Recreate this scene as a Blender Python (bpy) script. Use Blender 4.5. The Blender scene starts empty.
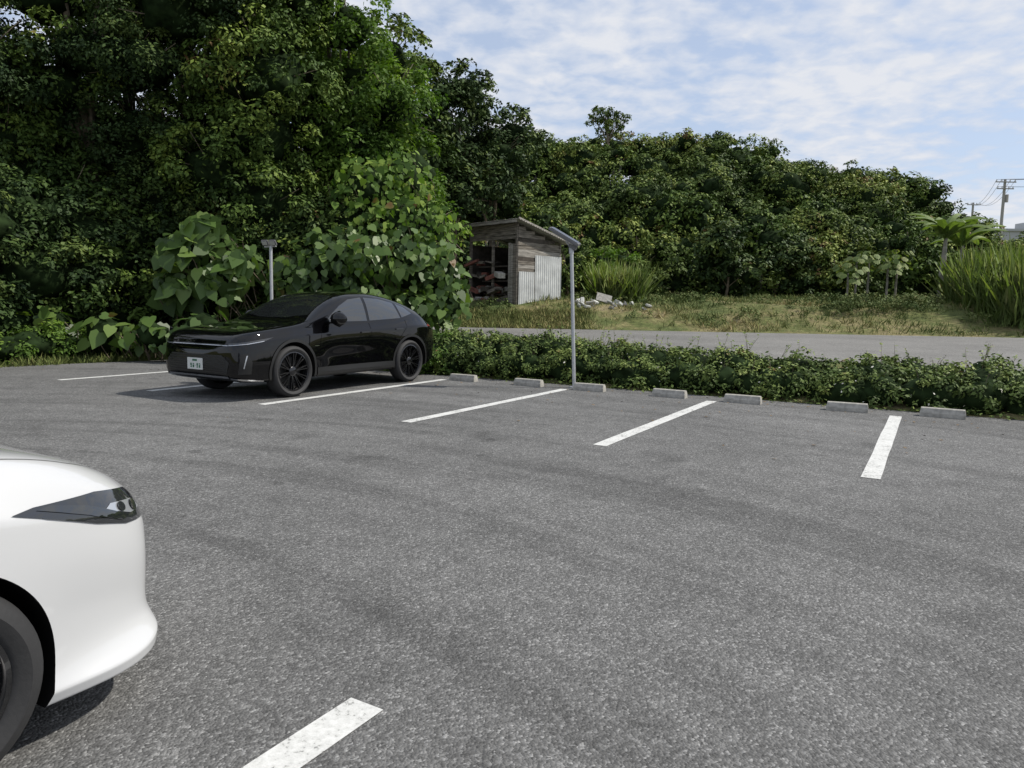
import bpy, bmesh, math, random, time
import numpy as np
from mathutils import Vector, Matrix
from mathutils.bvhtree import BVHTree
R=np.random.default_rng(7); random.seed(7)
SC=bpy.context.scene
COL=SC.collection
CT,ST=0.8648,0.5021
def UV(u,v): return (CT*u+ST*v, -ST*u+CT*v)
def toUV(X,Y): return (CT*X-ST*Y, ST*X+CT*Y)
# ---------------------------------------------------------------- helpers
def link(o,parent=None):
    COL.objects.link(o)
    if parent: o.parent=parent
    return o
def empty(name,loc=(0,0,0),rz=0):
    o=bpy.data.objects.new(name,None); o.location=loc; o.rotation_euler=(0,0,rz); return link(o)
def fastmesh(name,V,k,mat,tone=None,parent=None,idx=None):
    me=bpy.data.meshes.new(name)
    nv=len(V)
    if idx is None: idx=np.arange(nv,dtype=np.int32)
    n=len(idx)//k
    me.vertices.add(nv); me.vertices.foreach_set('co',np.ascontiguousarray(V,dtype=np.float32).ravel())
    me.loops.add(n*k); me.loops.foreach_set('vertex_index',np.asarray(idx,dtype=np.int32).ravel())
    me.polygons.add(n); me.polygons.foreach_set('loop_start',np.arange(0,n*k,k,dtype=np.int32))
    me.update(calc_edges=True)
    if tone is not None:
        a=me.attributes.new('tone','FLOAT','FACE'); a.data.foreach_set('value',np.asarray(tone,dtype=np.float32))
    me.materials.append(mat)
    return link(bpy.data.objects.new(name,me),parent)
def pymesh(name,vs,fs,mat,parent=None,smooth=False,mats=None,mi=None):
    me=bpy.data.meshes.new(name); me.from_pydata([tuple(map(float,v)) for v in vs],[],[tuple(f) for f in fs]); 
    for m in (mats or [mat]): me.materials.append(m)
    if mi is not None:
        for p,i in zip(me.polygons,mi): p.material_index=i
    if smooth:
        for p in me.polygons: p.use_smooth=True
    me.update()
    return link(bpy.data.objects.new(name,me),parent)
class MB:
    def __init__(s): s.v=[];s.f=[];s.m=[]
    def add(s,vs,fs,m=0):
        o=len(s.v); s.v+= [tuple(v) for v in vs]; s.f+=[tuple(i+o for i in f) for f in fs]; s.m+=[m]*len(fs)
    def box(s,c,d,m=0,M=None,bev=0.0):
        bm=bmesh.new(); bmesh.ops.create_cube(bm,size=1.0)
        for v in bm.verts: v.co=Vector((v.co.x*d[0],v.co.y*d[1],v.co.z*d[2]))
        if bev>0: bmesh.ops.bevel(bm,geom=bm.edges[:],offset=bev,segments=2,affect='EDGES')
        if M is not None: bm.transform(M)
        bm.transform(Matrix.Translation(c))
        bm.verts.index_update()
        s.add([v.co[:] for v in bm.verts],[[v.index for v in f.verts] for f in bm.faces],m); bm.free()
    def tube(s,pts,rad,n=8,m=0,cap=True):
        pts=[Vector(p) for p in pts]; vs=[];fs=[]
        if not hasattr(rad,'__len__'): rad=[rad]*len(pts)
        for i,p in enumerate(pts):
            t=(pts[min(i+1,len(pts)-1)]-pts[max(i-1,0)]).normalized()
            a=t.orthogonal().normalized() if i==0 else (a-t*a.dot(t)).normalized()
            b=t.cross(a)
            for j in range(n):
                th=2*math.pi*j/n; vs.append(p+(a*math.cos(th)+b*math.sin(th))*rad[i])
        for i in range(len(pts)-1):
            for j in range(n):
                fs.append((i*n+j,i*n+(j+1)%n,(i+1)*n+(j+1)%n,(i+1)*n+j))
        if cap: fs.append(tuple(range(n))[::-1]); fs.append(tuple(range((len(pts)-1)*n,len(pts)*n)))
        s.add(vs,fs,m)
    def lathe(s,prof,c,n=40,m=0):
        vs=[];fs=[];k=len(prof)
        for j in range(n):
            th=2*math.pi*j/n
            for r,y in prof: vs.append((c[0]+r*math.cos(th),c[1]+y,c[2]+r*math.sin(th)))
        for j in range(n):
            for i in range(k-1):
                a=j*k+i;b=((j+1)%n)*k+i
                fs.append((a,a+1,b+1,b))
        s.add(vs,fs,m)
    def obj(s,name,mats,parent=None,smooth=False):
        return pymesh(name,s.v,s.f,None,parent,smooth,mats=mats,mi=s.m)
# ---------------------------------------------------------------- materials
def newmat(name):
    m=bpy.data.materials.new(name); m.use_nodes=True
    nt=m.node_tree; b=nt.nodes['Principled BSDF']; return m,nt,b
def N(nt,t,**kw):
    n=nt.nodes.new(t)
    for k,v in kw.items():
        if k in n.inputs: n.inputs[k].default_value=v
        else: setattr(n,k,v)
    return n
def ramp(nt,stops,fac=None):
    n=nt.nodes.new('ShaderNodeValToRGB'); e=n.color_ramp.elements
    while len(e)<len(stops): e.new(0.5)
    for i,(p,c) in enumerate(stops):
        e[i].position=p; e[i].color=(c[0],c[1],c[2],1) if hasattr(c,'__len__') else (c,c,c,1)
    if fac is not None: nt.links.new(fac,n.inputs[0])
    return n
def math_(nt,op,a,b=None,c=None):
    n=nt.nodes.new('ShaderNodeMath'); n.operation=op
    for i,x in enumerate((a,b,c)):
        if x is None: continue
        if isinstance(x,(int,float)): n.inputs[i].default_value=x
        else: nt.links.new(x,n.inputs[i])
    return n.outputs[0]
def mixc(nt,fac,a,b,mode='MIX'):
    n=nt.nodes.new('ShaderNodeMix'); n.data_type='RGBA'; n.blend_type=mode
    for i,x in ((0,fac),(6,a),(7,b)):
        if isinstance(x,(int,float)): n.inputs[i].default_value=x
        elif isinstance(x,tuple): n.inputs[i].default_value=(x[0],x[1],x[2],1)
        else: nt.links.new(x,n.inputs[i])
    return n.outputs[2]
def simple(name,col,rough=0.5,metal=0.0,coat=0.0,noise=0.0,nscale=8,spec=0.5,bump=0.0,stretch=None):
    m,nt,b=newmat(name)
    b.inputs['Base Color'].default_value=(*col,1); b.inputs['Roughness'].default_value=rough
    b.inputs['Metallic'].default_value=metal; b.inputs['Coat Weight'].default_value=coat; b.inputs['Coat Roughness'].default_value=0.02
    b.inputs['Specular IOR Level'].default_value=spec
    if noise>0 or bump>0:
        tc=N(nt,'ShaderNodeTexCoord'); n=N(nt,'ShaderNodeTexNoise',Scale=nscale,Detail=6.0)
        src=tc.outputs['Object']
        if stretch:
            mp=N(nt,'ShaderNodeMapping'); mp.inputs['Scale'].default_value=stretch; nt.links.new(src,mp.inputs[0]); src=mp.outputs[0]
        nt.links.new(src,n.inputs['Vector'])
        if noise>0:
            r=ramp(nt,[(0.3,tuple(c*(1-noise) for c in col)),(0.7,tuple(min(1,c*(1+noise)) for c in col))],n.outputs['Fac'])
            nt.links.new(r.outputs[0],b.inputs['Base Color'])
        if bump>0:
            bp=N(nt,'ShaderNodeBump',Strength=bump,Distance=0.02); nt.links.new(n.outputs['Fac'],bp.inputs['Height']); nt.links.new(bp.outputs[0],b.inputs['Normal'])
    return m
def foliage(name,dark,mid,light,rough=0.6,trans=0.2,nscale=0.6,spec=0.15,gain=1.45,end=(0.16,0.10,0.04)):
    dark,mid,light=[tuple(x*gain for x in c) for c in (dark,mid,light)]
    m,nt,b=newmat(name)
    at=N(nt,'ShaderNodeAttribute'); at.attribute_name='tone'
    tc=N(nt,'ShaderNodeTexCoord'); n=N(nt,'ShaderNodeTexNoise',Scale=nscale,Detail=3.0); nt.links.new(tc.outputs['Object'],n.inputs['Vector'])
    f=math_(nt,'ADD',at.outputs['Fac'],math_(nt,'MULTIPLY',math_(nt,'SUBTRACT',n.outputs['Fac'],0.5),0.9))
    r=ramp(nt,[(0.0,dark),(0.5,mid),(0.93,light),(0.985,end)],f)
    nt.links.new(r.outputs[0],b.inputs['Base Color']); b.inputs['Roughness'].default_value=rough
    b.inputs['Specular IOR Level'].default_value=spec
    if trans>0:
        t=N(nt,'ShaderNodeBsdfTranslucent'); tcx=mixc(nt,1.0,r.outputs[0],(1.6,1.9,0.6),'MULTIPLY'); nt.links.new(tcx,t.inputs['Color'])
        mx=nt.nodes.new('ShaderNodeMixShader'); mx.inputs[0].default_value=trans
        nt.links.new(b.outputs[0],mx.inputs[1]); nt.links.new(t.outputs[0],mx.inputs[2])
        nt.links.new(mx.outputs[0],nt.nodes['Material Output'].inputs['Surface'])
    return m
F_DARK=foliage('leaf_dark',(0.011,0.022,0.008),(0.034,0.058,0.016),(0.10,0.13,0.03),trans=0,gain=1.45)
F_MID=foliage('leaf_mid',(0.017,0.033,0.008),(0.058,0.094,0.018),(0.15,0.19,0.035),trans=0,gain=1.45)
F_BRIGHT=foliage('leaf_bright',(0.026,0.053,0.01),(0.074,0.125,0.022),(0.17,0.23,0.045),trans=0.22)
F_BIG=foliage('leaf_big',(0.030,0.056,0.014),(0.070,0.122,0.028),(0.14,0.20,0.05),rough=0.42,gain=1.15,spec=.3)
F_HILL=foliage('leaf_hill',(0.024,0.040,0.009),(0.070,0.102,0.022),(0.18,0.205,0.045),nscale=0.22,trans=0,gain=1.62)
F_HEDGE=foliage('leaf_hedge',(0.028,0.045,0.013),(0.070,0.102,0.025),(0.16,0.195,0.05),nscale=1.6,trans=0)
F_GRASS=foliage('grass_blades',(0.055,0.085,0.022),(0.13,0.155,0.048),(0.29,0.25,0.11),nscale=0.45,rough=0.7,trans=0,gain=1.15,end=(.36,.28,.15))
F_REED=foliage('reed_blades',(0.07,0.10,0.035),(0.14,0.19,0.06),(0.28,0.29,0.13),nscale=0.5,rough=0.6,gain=1.2)
CORE=simple('foliage_core_shade',(0.016,0.028,0.010),0.9,noise=0.6,nscale=5,spec=0.05)  # near-black green: deep shade inside the foliage painted into the colour
BARK=simple('bark',(0.17,0.135,0.095),0.85,noise=0.4,nscale=6,bump=0.6)
BARKG=simple('bark_grey',(0.26,0.24,0.21),0.85,noise=0.3,nscale=6,bump=0.6)
FLOWER=simple('flower',(0.7,0.68,0.58),0.6)
LITTER=simple('dry_leaf',(0.16,0.11,0.06),0.8,noise=.4,nscale=30)

def asphalt(name,base,grain=1.0,scale=1.0,tracks=True):
    m,nt,b=newmat(name); L=nt.links
    tc=N(nt,'ShaderNodeTexCoord'); co=tc.outputs['Object']
    vo=N(nt,'ShaderNodeTexVoronoi',Scale=95.0*scale); L.new(co,vo.inputs['Vector'])
    bw=N(nt,'ShaderNodeRGBToBW'); L.new(vo.outputs['Color'],bw.inputs[0])
    agg=ramp(nt,[(0.0,0.34),(0.45,0.80),(0.72,1.12),(0.93,2.3)],bw.outputs[0])
    vo2=N(nt,'ShaderNodeTexVoronoi',Scale=230.0*scale); L.new(co,vo2.inputs['Vector'])
    bw2=N(nt,'ShaderNodeRGBToBW'); L.new(vo2.outputs['Color'],bw2.inputs[0])
    agg2=ramp(nt,[(0.15,0.65),(0.85,1.35)],bw2.outputs[0])
    n1=N(nt,'ShaderNodeTexNoise',Scale=0.35,Detail=5.0,Roughness=0.6); L.new(co,n1.inputs['Vector'])
    n2=N(nt,'ShaderNodeTexNoise',Scale=4.0,Detail=6.0,Roughness=0.7); L.new(co,n2.inputs['Vector'])
    big=ramp(nt,[(0.3,0.80),(0.7,1.15)],n1.outputs['Fac'])
    medi=ramp(nt,[(0.3,0.82),(0.72,1.14)],n2.outputs['Fac'])
    c=mixc(nt,1.0,base,big.outputs[0],'MULTIPLY'); c=mixc(nt,1.0,c,medi.outputs[0],'MULTIPLY')
    c=mixc(nt,0.80*grain,c,agg.outputs[0],'MULTIPLY'); c=mixc(nt,0.6*grain,c,agg2.outputs[0],'MULTIPLY')
    if tracks:
        sp=N(nt,'ShaderNodeSeparateXYZ'); L.new(co,sp.inputs[0])
        dx=math_(nt,'ADD',sp.outputs[0],6.0); dy=math_(nt,'ADD',sp.outputs[1],2.0)
        r=math_(nt,'SQRT',math_(nt,'ADD',math_(nt,'MULTIPLY',dx,dx),math_(nt,'MULTIPLY',dy,dy)))
        th=math_(nt,'ARCTAN2',dy,dx)
        cb=N(nt,'ShaderNodeCombineXYZ'); L.new(math_(nt,'MULTIPLY',r,1.6),cb.inputs[0]); L.new(math_(nt,'MULTIPLY',th,1.5),cb.inputs[1])
        n3=N(nt,'ShaderNodeTexNoise',Scale=1.3,Detail=5.0,Roughness=0.6,Distortion=0.3); L.new(cb.outputs[0],n3.inputs['Vector'])
        tr=ramp(nt,[(0.36,0.76),(0.48,1.0),(0.66,1.12)],n3.outputs['Fac']); c=mixc(nt,0.85,c,tr.outputs[0],'MULTIPLY')
        n4=N(nt,'ShaderNodeTexNoise',Scale=1.1,Detail=2.0); L.new(co,n4.inputs['Vector'])
        st=ramp(nt,[(0.26,0.60),(0.36,1.0)],n4.outputs['Fac']); c=mixc(nt,0.7,c,st.outputs[0],'MULTIPLY')
        n5=N(nt,'ShaderNodeTexNoise',Scale=2.6,Detail=1.0); L.new(co,n5.inputs['Vector'])
        s5=ramp(nt,[(0.22,0.55),(0.27,1.0)],n5.outputs['Fac']); c=mixc(nt,0.6,c,s5.outputs[0],'MULTIPLY')
    L.new(c,b.inputs['Base Color']); b.inputs['Roughness'].default_value=0.85; b.inputs['Specular IOR Level'].default_value=0.25
    bp=N(nt,'ShaderNodeBump',Strength=0.7*grain,Distance=0.007); L.new(vo.outputs['Distance'],bp.inputs['Height']); bp.invert=True
    L.new(bp.outputs[0],b.inputs['Normal'])
    return m
ASPH=asphalt('asphalt',(0.149,0.148,0.145))
ROADM=asphalt('road_asphalt',(0.185,0.18,0.17),0.6,0.5,False)
def paint():
    m,nt,b=newmat('line_paint'); L=nt.links
    tc=N(nt,'ShaderNodeTexCoord'); n=N(nt,'ShaderNodeTexNoise',Scale=38.0,Detail=6.0,Roughness=0.75); L.new(tc.outputs['Object'],n.inputs['Vector'])
    n2=N(nt,'ShaderNodeTexNoise',Scale=5.0,Detail=3.0); L.new(tc.outputs['Object'],n2.inputs['Vector'])
    s=math_(nt,'ADD',n.outputs['Fac'],math_(nt,'MULTIPLY',n2.outputs['Fac'],0.35))
    r=ramp(nt,[(0.52,(0.18,0.18,0.17)),(0.60,(0.52,0.52,0.50)),(0.8,(0.64,0.64,0.62))],s)
    L.new(r.outputs[0],b.inputs['Base Color']); b.inputs['Roughness'].default_value=0.7
    bp=N(nt,'ShaderNodeBump',Strength=0.4,Distance=0.004); L.new(n.outputs['Fac'],bp.inputs['Height']); L.new(bp.outputs[0],b.inputs['Normal'])
    return m
PAINT=paint()
def soil():
    m,nt,b=newmat('ground_soil'); L=nt.links
    tc=N(nt,'ShaderNodeTexCoord'); n=N(nt,'ShaderNodeTexNoise',Scale=0.45,Detail=8.0,Roughness=0.7); L.new(tc.outputs['Object'],n.inputs['Vector'])
    n2=N(nt,'ShaderNodeTexNoise',Scale=5.0,Detail=6.0,Roughness=0.7); L.new(tc.outputs['Object'],n2.inputs['Vector'])
    r=ramp(nt,[(0.3,(0.06,0.09,0.03)),(0.48,(0.12,0.135,0.05)),(0.59,(0.21,0.185,0.09)),(0.72,(0.28,0.23,0.15))],n.outputs['Fac'])
    r2=ramp(nt,[(0.3,0.5),(0.7,1.35)],n2.outputs['Fac'])
    L.new(mixc(nt,1.0,r.outputs[0],r2.outputs[0],'MULTIPLY'),b.inputs['Base Color']); b.inputs['Roughness'].default_value=0.95; b.inputs['Specular IOR Level'].default_value=0.1
    bp=N(nt,'ShaderNodeBump',Strength=0.8,Distance=0.08); L.new(n2.outputs['Fac'],bp.inputs['Height']); L.new(bp.outputs[0],b.inputs['Normal'])
    return m
SOIL=soil()
# ---------------------------------------------------------------- terrain
def sm(t): t=np.clip(t,0,1); return t*t*(3-2*t)
RX=[-40,-10,0.8,7,15,20,25.6,29.6,33,35,39,60]
RZ=[17,16,15.3,14.7,15.4,14.3,13,12.6,11.2,9.4,7.6,6.5]
def terr(X,Y):
    X=np.asarray(X,float);Y=np.asarray(Y,float)
    u,v=toUV(X,Y)
    z=-0.03+0.50*sm((v-11.9)/1.8)
    d=Y-(28.7-0.05*X)
    z=z+1.15*sm(d/5.0)+0.5*sm((d-4)/14)
    z=z+0.12*sm((d-1)/4)*np.sin(X*.7+1)*np.sin(Y*.6)
    z=z+np.interp(X,RX,RZ)*0.62*sm((Y-46)/16)*(1-sm((Y-72)/90))
    return z
gx=np.concatenate([np.linspace(-400,-44,12),np.arange(-40,62,0.75),np.linspace(66,500,14)])
gy=np.concatenate([np.linspace(-200,-14,8),np.arange(-10,76,0.75),np.linspace(80,900,18)])
GX,GY=np.meshgrid(gx,gy); GZ=terr(GX,GY)
rough=(R.random(GX.shape)-0.5)*0.14*((GY>29.5)&(GY<80)); GZ=GZ+rough
vs=np.stack([GX.ravel(),GY.ravel(),GZ.ravel()],1); nx=len(gx)
fs=[(j*nx+i,j*nx+i+1,(j+1)*nx+i+1,(j+1)*nx+i) for j in range(len(gy)-1) for i in range(nx-1)]
pymesh('ground',vs,fs,SOIL,smooth=True)
def strip(name,pts,z,mat,thick=None):
    return pymesh(name,[(p[0],p[1],z) for p in pts],[tuple(range(len(pts)))],mat)
lot=[UV(-16.3,-6),UV(14,-25),UV(30,-10),UV(30,11.75),UV(-9,11.75),UV(-15.2,11.3),UV(-16.1,8)]
strip('parking_lot_asphalt',lot,0.004,ASPH)
strip('road',[(-14,24),UV(-6,14.2),UV(40,14.2),(70,26),(19.4,27.7),(-0.5,28.7),(-14,29.4)],0.505,ROADM)
mk=empty('parking_markings')
def line(u,v0,v1,w=0.15):
    k=10; vs=[];fs=[]
    for i in range(k+1):
        v=v0+(v1-v0)*i/k
        for s in (-1,1):
            j=random.uniform(-.004,.004); x,y=UV(u+s*w/2+j,v); vs.append((x,y,0.008))
    for i in range(k): fs.append((2*i,2*i+1,2*i+3,2*i+2))
    pymesh('bay_line',vs,fs,PAINT,mk)
for k in range(-2,6): line(-0.398-2.5*k,6.79,11.09)
for k in range(-1,4): line(-1.654+2.5*k,-2.4,1.86)
line(-6.654,-2.4,1.86)
CONC=simple('concrete',(0.35,0.335,0.30),0.9,noise=0.3,nscale=14,bump=0.4)
for u,dv,da in [(-7.5,-.05,.02),(-6.15,0,-.02),(-4.98,0,.03),(-3.6,.02,-.03),(-2.46,.02,.02),(-1.02,.06,.05),(.15,.22,-.04),(1.5,.2,0),(2.65,.2,.02)]:
    b=MB(); w,h,t,l=.075,.12,.05,.27
    prof=[(-w,0),(-w,h*.45),(-t,h-.008),(-t+.01,h),(t-.01,h),(t,h-.008),(w,h*.45),(w,0)]
    vs=[(s*(l-(0.012 if z>h*.9 else 0)),y,z) for s in(-1,1) for y,z in prof]; n=len(prof)
    fs=[(i,i+1,n+i+1,n+i) for i in range(n-1)]+[tuple(range(n))[::-1],tuple(range(n,2*n))]
    b.add(vs,fs)
    o=b.obj('wheel_stop',[CONC]); x,y=UV(u,11.18+dv); o.location=(x,y,0.004); o.rotation_euler=(0,0,-0.526+da)
# ---------------------------------------------------------------- foliage
KITE=[(0,0),(.28,.42),(0,1),(-.28,.42)]
BLADE=[(-.035,0),(.035,0),(.03,.5),(0,1),(-.03,.5)]
HEART=[(0,0),(.22,-.12),(.44,.10),(.40,.45),(0,1),(-.40,.45),(-.44,.10),(-.22,-.12)]
OVAL=[(0,0),(.24,.2),(.28,.5),(.16,.82),(0,1),(-.16,.82),(-.28,.5),(-.24,.2)]
def nrm(a): return a/np.maximum(np.linalg.norm(a,axis=1,keepdims=True),1e-9)
def emit(P,T,Nn,S,tmpl):
    T=T-Nn*np.sum(T*Nn,1,keepdims=True); T=nrm(T); B=np.cross(Nn,T)
    out=np.empty((len(P),len(tmpl),3))
    for i,(a,b) in enumerate(tmpl):
        droop=-(b*b)*0.18
        out[:,i]=P+(B*a+T*b)*S[:,None]+Nn*(droop*S)[:,None]
    return out.reshape(-1,3)
def lobe_leaves(lobes,size,dens,front=(0,-1,0),clump=0.45,tonebase=0.35,droop=0.5,updir=0.6,back=0.15,over=1.0):
    Ps=[];Ns=[];Ts=[]
    fr=np.array(front)
    for (cx,cy,cz,r,sz) in lobes:
        area=4*math.pi*r*r*(0.6+0.4*sz)
        nc=max(6,int(over*area/(clump*clump*2.2)))
        D=nrm(R.normal(size=(nc,3))); D=D[D[:,2]>-0.75]
        keep=(D@fr>-0.15)|(R.random(len(D))<back)|((D[:,2]>.45)&(R.random(len(D))<.7)); D=D[keep]; nc=len(D)
        rad=r*(0.70+0.44*R.random(nc)**.8); C=np.array([cx,cy,cz])+D*rad[:,None]*np.array([1,1,sz])
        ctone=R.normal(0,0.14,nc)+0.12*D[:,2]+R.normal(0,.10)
        nl=max(1,int(dens*clump*clump*2.2))
        idx=np.repeat(np.arange(nc),nl); n=len(idx)
        q=nrm(R.normal(size=(n,3))+D[idx]*0.9+np.array([0,0,0.4])); cr=clump*(0.5+0.7*R.random(nc))[idx]
        rr=cr*(0.35+0.65*R.random(n)**0.5)
        P=C[idx]+q*rr[:,None]*np.array([1,1,.72])
        Nn=nrm(q*0.7+np.array([0,0,updir])+R.normal(0,0.45,(n,3)))
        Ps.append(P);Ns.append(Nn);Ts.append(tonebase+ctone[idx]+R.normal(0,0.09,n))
    P=np.concatenate(Ps);Nn=np.concatenate(Ns);T=np.concatenate(Ts)
    tip=R.normal(size=P.shape)+np.array([0,0,-droop]); S=size*(0.6+0.7*R.random(len(P)))
    return P,tip,Nn,S,T
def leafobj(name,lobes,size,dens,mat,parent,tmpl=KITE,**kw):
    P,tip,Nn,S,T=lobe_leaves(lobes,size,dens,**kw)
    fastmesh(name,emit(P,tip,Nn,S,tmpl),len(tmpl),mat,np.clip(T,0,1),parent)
    return len(P)
_bm=bmesh.new(); bmesh.ops.create_icosphere(_bm,subdivisions=3,radius=1.0); _bm.verts.index_update()
ICV=np.array([v.co[:] for v in _bm.verts]); ICF=np.array([[v.index for v in f.verts] for f in _bm.faces],dtype=np.int32); _bm.free()
def cores(name,lobes,parent,k=0.58):  # added dark blobs behind leaves; block gaps and stand in for inner shade
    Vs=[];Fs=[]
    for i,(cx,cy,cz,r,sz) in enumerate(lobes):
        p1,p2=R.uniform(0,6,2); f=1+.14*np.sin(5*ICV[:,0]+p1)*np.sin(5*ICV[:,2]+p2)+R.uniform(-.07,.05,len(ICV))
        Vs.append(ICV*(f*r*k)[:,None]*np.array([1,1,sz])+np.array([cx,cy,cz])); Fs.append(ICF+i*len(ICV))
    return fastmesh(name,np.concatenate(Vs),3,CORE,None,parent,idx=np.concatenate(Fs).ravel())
def limbs(name,base,lobes,parent,r0=0.22,mat=BARK,extra=3):
    b=MB(); bx,by,bz=base
    zt=max(l[2] for l in lobes)
    tx=sum(l[0] for l in lobes)/len(lobes); ty=sum(l[1] for l in lobes)/len(lobes)
    tr=[(bx+(tx-bx)*t+0.15*math.sin(5*t),by+(ty-by)*t,bz+(zt-bz)*t) for t in np.linspace(0,1,7)]
    b.tube(tr,[r0*(1-0.75*i/6) for i in range(7)])
    for l in lobes:
        k=min(5,max(1,int(6*(l[2]-bz)/(zt-bz+.01)*0.6))); p=Vector(tr[k]); q=Vector(l[:3])
        m=(p+q)/2+Vector((0,0,0.25))
        b.tube([p,m,q],[r0*.4,r0*.28,r0*.1],6)
        for _ in range(extra):
            d=Vector((random.uniform(-1,1),random.uniform(-1,.3),random.uniform(-.3,1))).normalized()
            b.tube([q,q+d*l[3]*.6,q+d*l[3]*1.05+Vector((0,0,.05))],[r0*.12,r0*.07,r0*.03],5)
    b.obj(name,[mat],parent,True)
tot=0
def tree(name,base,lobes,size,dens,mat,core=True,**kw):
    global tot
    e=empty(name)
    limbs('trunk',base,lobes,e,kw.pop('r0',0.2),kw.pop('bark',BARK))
    if core: cores('crown_shade_fill',lobes,e)
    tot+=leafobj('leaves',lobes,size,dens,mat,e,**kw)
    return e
def rlobes(cx,cy,zlo,zhi,n,sx,sy,r0,r1):
    L=[]
    for i in range(n):
        t=(i+random.random())/n
        L.append((cx+random.uniform(-sx,sx),cy+random.uniform(-sy,sy),zlo+(zhi-zlo)*t,random.uniform(r0,r1)*(1-0.25*t),random.uniform(.65,.95)))
    return L
W=[(-19.0,11,10.5,F_MID,.13,.30),(-17.0,15.5,11.5,F_DARK,.10,.32),(-14.2,18,12.5,F_DARK,.11,.34),(-11.5,19.3,12.5,F_MID,.13,.34),
   (-9.0,19.8,12.3,F_DARK,.10,.42),(-6.8,20.3,11.8,F_MID,.13,.46),(-5.2,21.2,10.6,F_BRIGHT,.14,.36),(-4.0,21.8,8.4,F_BRIGHT,.14,.34)]
for i,(x,y,top,m,s,tn) in enumerate(W):
    n=13 if i<7 else 8
    L=rlobes(x,y,1.2,top-1.2,n,1.5 if i<6 else 1.0,.9 if i<6 else .7,1.25,1.9 if i<6 else 1.5)
    if i==7: L=[l for l in L if l[0]+l[3]<-1.6]+[(-3.2,21.9,2.0,1.3,.9),(-3.0,22,3.6,1.2,.9),(-3.1,21.9,5.2,1.2,.9),(-3.6,21.9,6.8,1.2,.9)]
    tree('broadleaf_tree',(x+.3,y+.8,0),L,s,230*(.12/s)**1.5,m,tonebase=tn,over=1.2)
for x,y,top,m in [(-22,15,12,F_MID),(-19,20,13.5,F_MID),(-15.5,22,14,F_DARK),(-12,23,14.5,F_MID),(-8.6,23.5,14.5,F_DARK),(-6.8,25,13.0,F_MID),(-5.5,26,11.4,F_MID)]:
    L=rlobes(x,y,1.8,top-1.5,10,1.7 if x<-7 else 1.2,1.0,1.5,2.1)
    tree('broadleaf_tree',(x,y+.5,.1),L,.19,100,m,tonebase=.36,over=1.25)
for x,y,lo,top,m in [(-3.0,35,6.0,12.9,F_DARK),(-5.2,33,5,13.6,F_MID),(-1.3,38,6.0,12.6,F_DARK),(-4.6,37,2.5,7,F_DARK)]:
    L=rlobes(x,y,lo,top-1.3,8,1.2,1.0,1.3,1.9)
    tree('broadleaf_tree',(x,y+.5,1.6),L,.22,85,m,tonebase=.38,over=1.3)
e=empty('understorey_shrubs'); L=[]
for t in np.linspace(0,1,28):
    if t<.5: u,v=-18.4+random.uniform(-.4,.4),3+(t/.5)*9.0
    else: u,v=-18+(t-.5)/.5*4.6,14.2+random.uniform(-.3,.3)
    x,y=UV(u,v)
    for z in (.8,2.0,3.0): L.append((x+random.uniform(-.3,.3),y,z+random.uniform(-.2,.2),random.uniform(.85,1.2),.85))
cores('shade_fill',L,e,.72); tot+=leafobj('leaves',L,.12,220,F_DARK,e,clump=.35,tonebase=.42,over=1.1)
def bigleaf(name,lobes,size,n,mat=F_BIG,facing=(0.2,-1,0.55),tb=.42):
    e=empty(name); cores('shade_fill',lobes,e,.72)
    P=[];Nn=[]
    for cx,cy,cz,r,sz in lobes:
        D=nrm(R.normal(size=(n,3))+np.array([0,-.6,.15])); P.append(np.array([cx,cy,cz])+D*(r*(0.70+.55*R.random((n,1))))*np.array([1,1,sz])); Nn.append(D*.5+np.array(facing)*.7+R.normal(0,.5,(n,3)))
    P=np.concatenate(P);Nn=nrm(np.concatenate(Nn)); T=R.normal(0,.55,P.shape)+np.array([0,0,-1.0]); S=size*(.3+.9*R.random(len(P)))
    fastmesh('leaves',emit(P,T,Nn,S,HEART),8,mat,np.clip(tb+R.normal(0,.25,len(P)),0,.9),e)
    b=MB()
    for k in R.choice(len(P),min(80,len(P)),replace=False):
        p=Vector(P[k]); b.tube([p,p+Vector((random.uniform(-.2,.2),.25,-.3)),p+Vector((random.uniform(-.3,.3),.5,-.7))],[.008,.01,.012],4)
    b.obj('stems',[BARK],e)
bigleaf('large_leaf_vine',[(-7.7,17.6,2.5,.6,.9),(-7.2,17.6,1.8,.6,1),(-6.6,17.7,2.3,.5,.9),(-7.4,17.6,3.0,.45,.9),(-8.0,17.6,1.7,.5,.9)],.42,66)
bigleaf('large_leaf_vine',[(-5.2,17.9,1.9,.75,.9),(-4.4,18.0,2.4,.8,.9),(-3.5,18.1,2.5,.8,.9),(-2.6,18.3,2.4,.8,1),(-1.9,18.6,2.2,.65,1),(-1.75,18.6,1.4,.6,1),(-3.6,17.8,1.3,.8,.8),(-2.6,18.1,1.2,.75,.8),(-4.6,17.8,1.2,.7,.8)],.26,170,F_BIG)
bigleaf('climbing_vine',[(-3.0,19.0,3.4,.8,1),(-3.8,19.0,4.2,.8,1),(-2.3,19.3,3.3,.7,1),(-4.1,19.0,3.4,.8,1),(-3.0,19.6,4.6,.7,1)],.19,250,F_BRIGHT,tb=.42)
bigleaf('taro_plant',[(-9.2,16.4,.7,.5,.8),(-8.1,16.4,.6,.5,.8),(-10.6,16.7,.8,.5,.8),(-7.0,16.4,.8,.5,.8),(-11.8,16.4,.7,.4,.8)],.34,26,F_BIG,(0.1,-.7,.9))
e=empty('shrub_border')
L=[]
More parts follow.
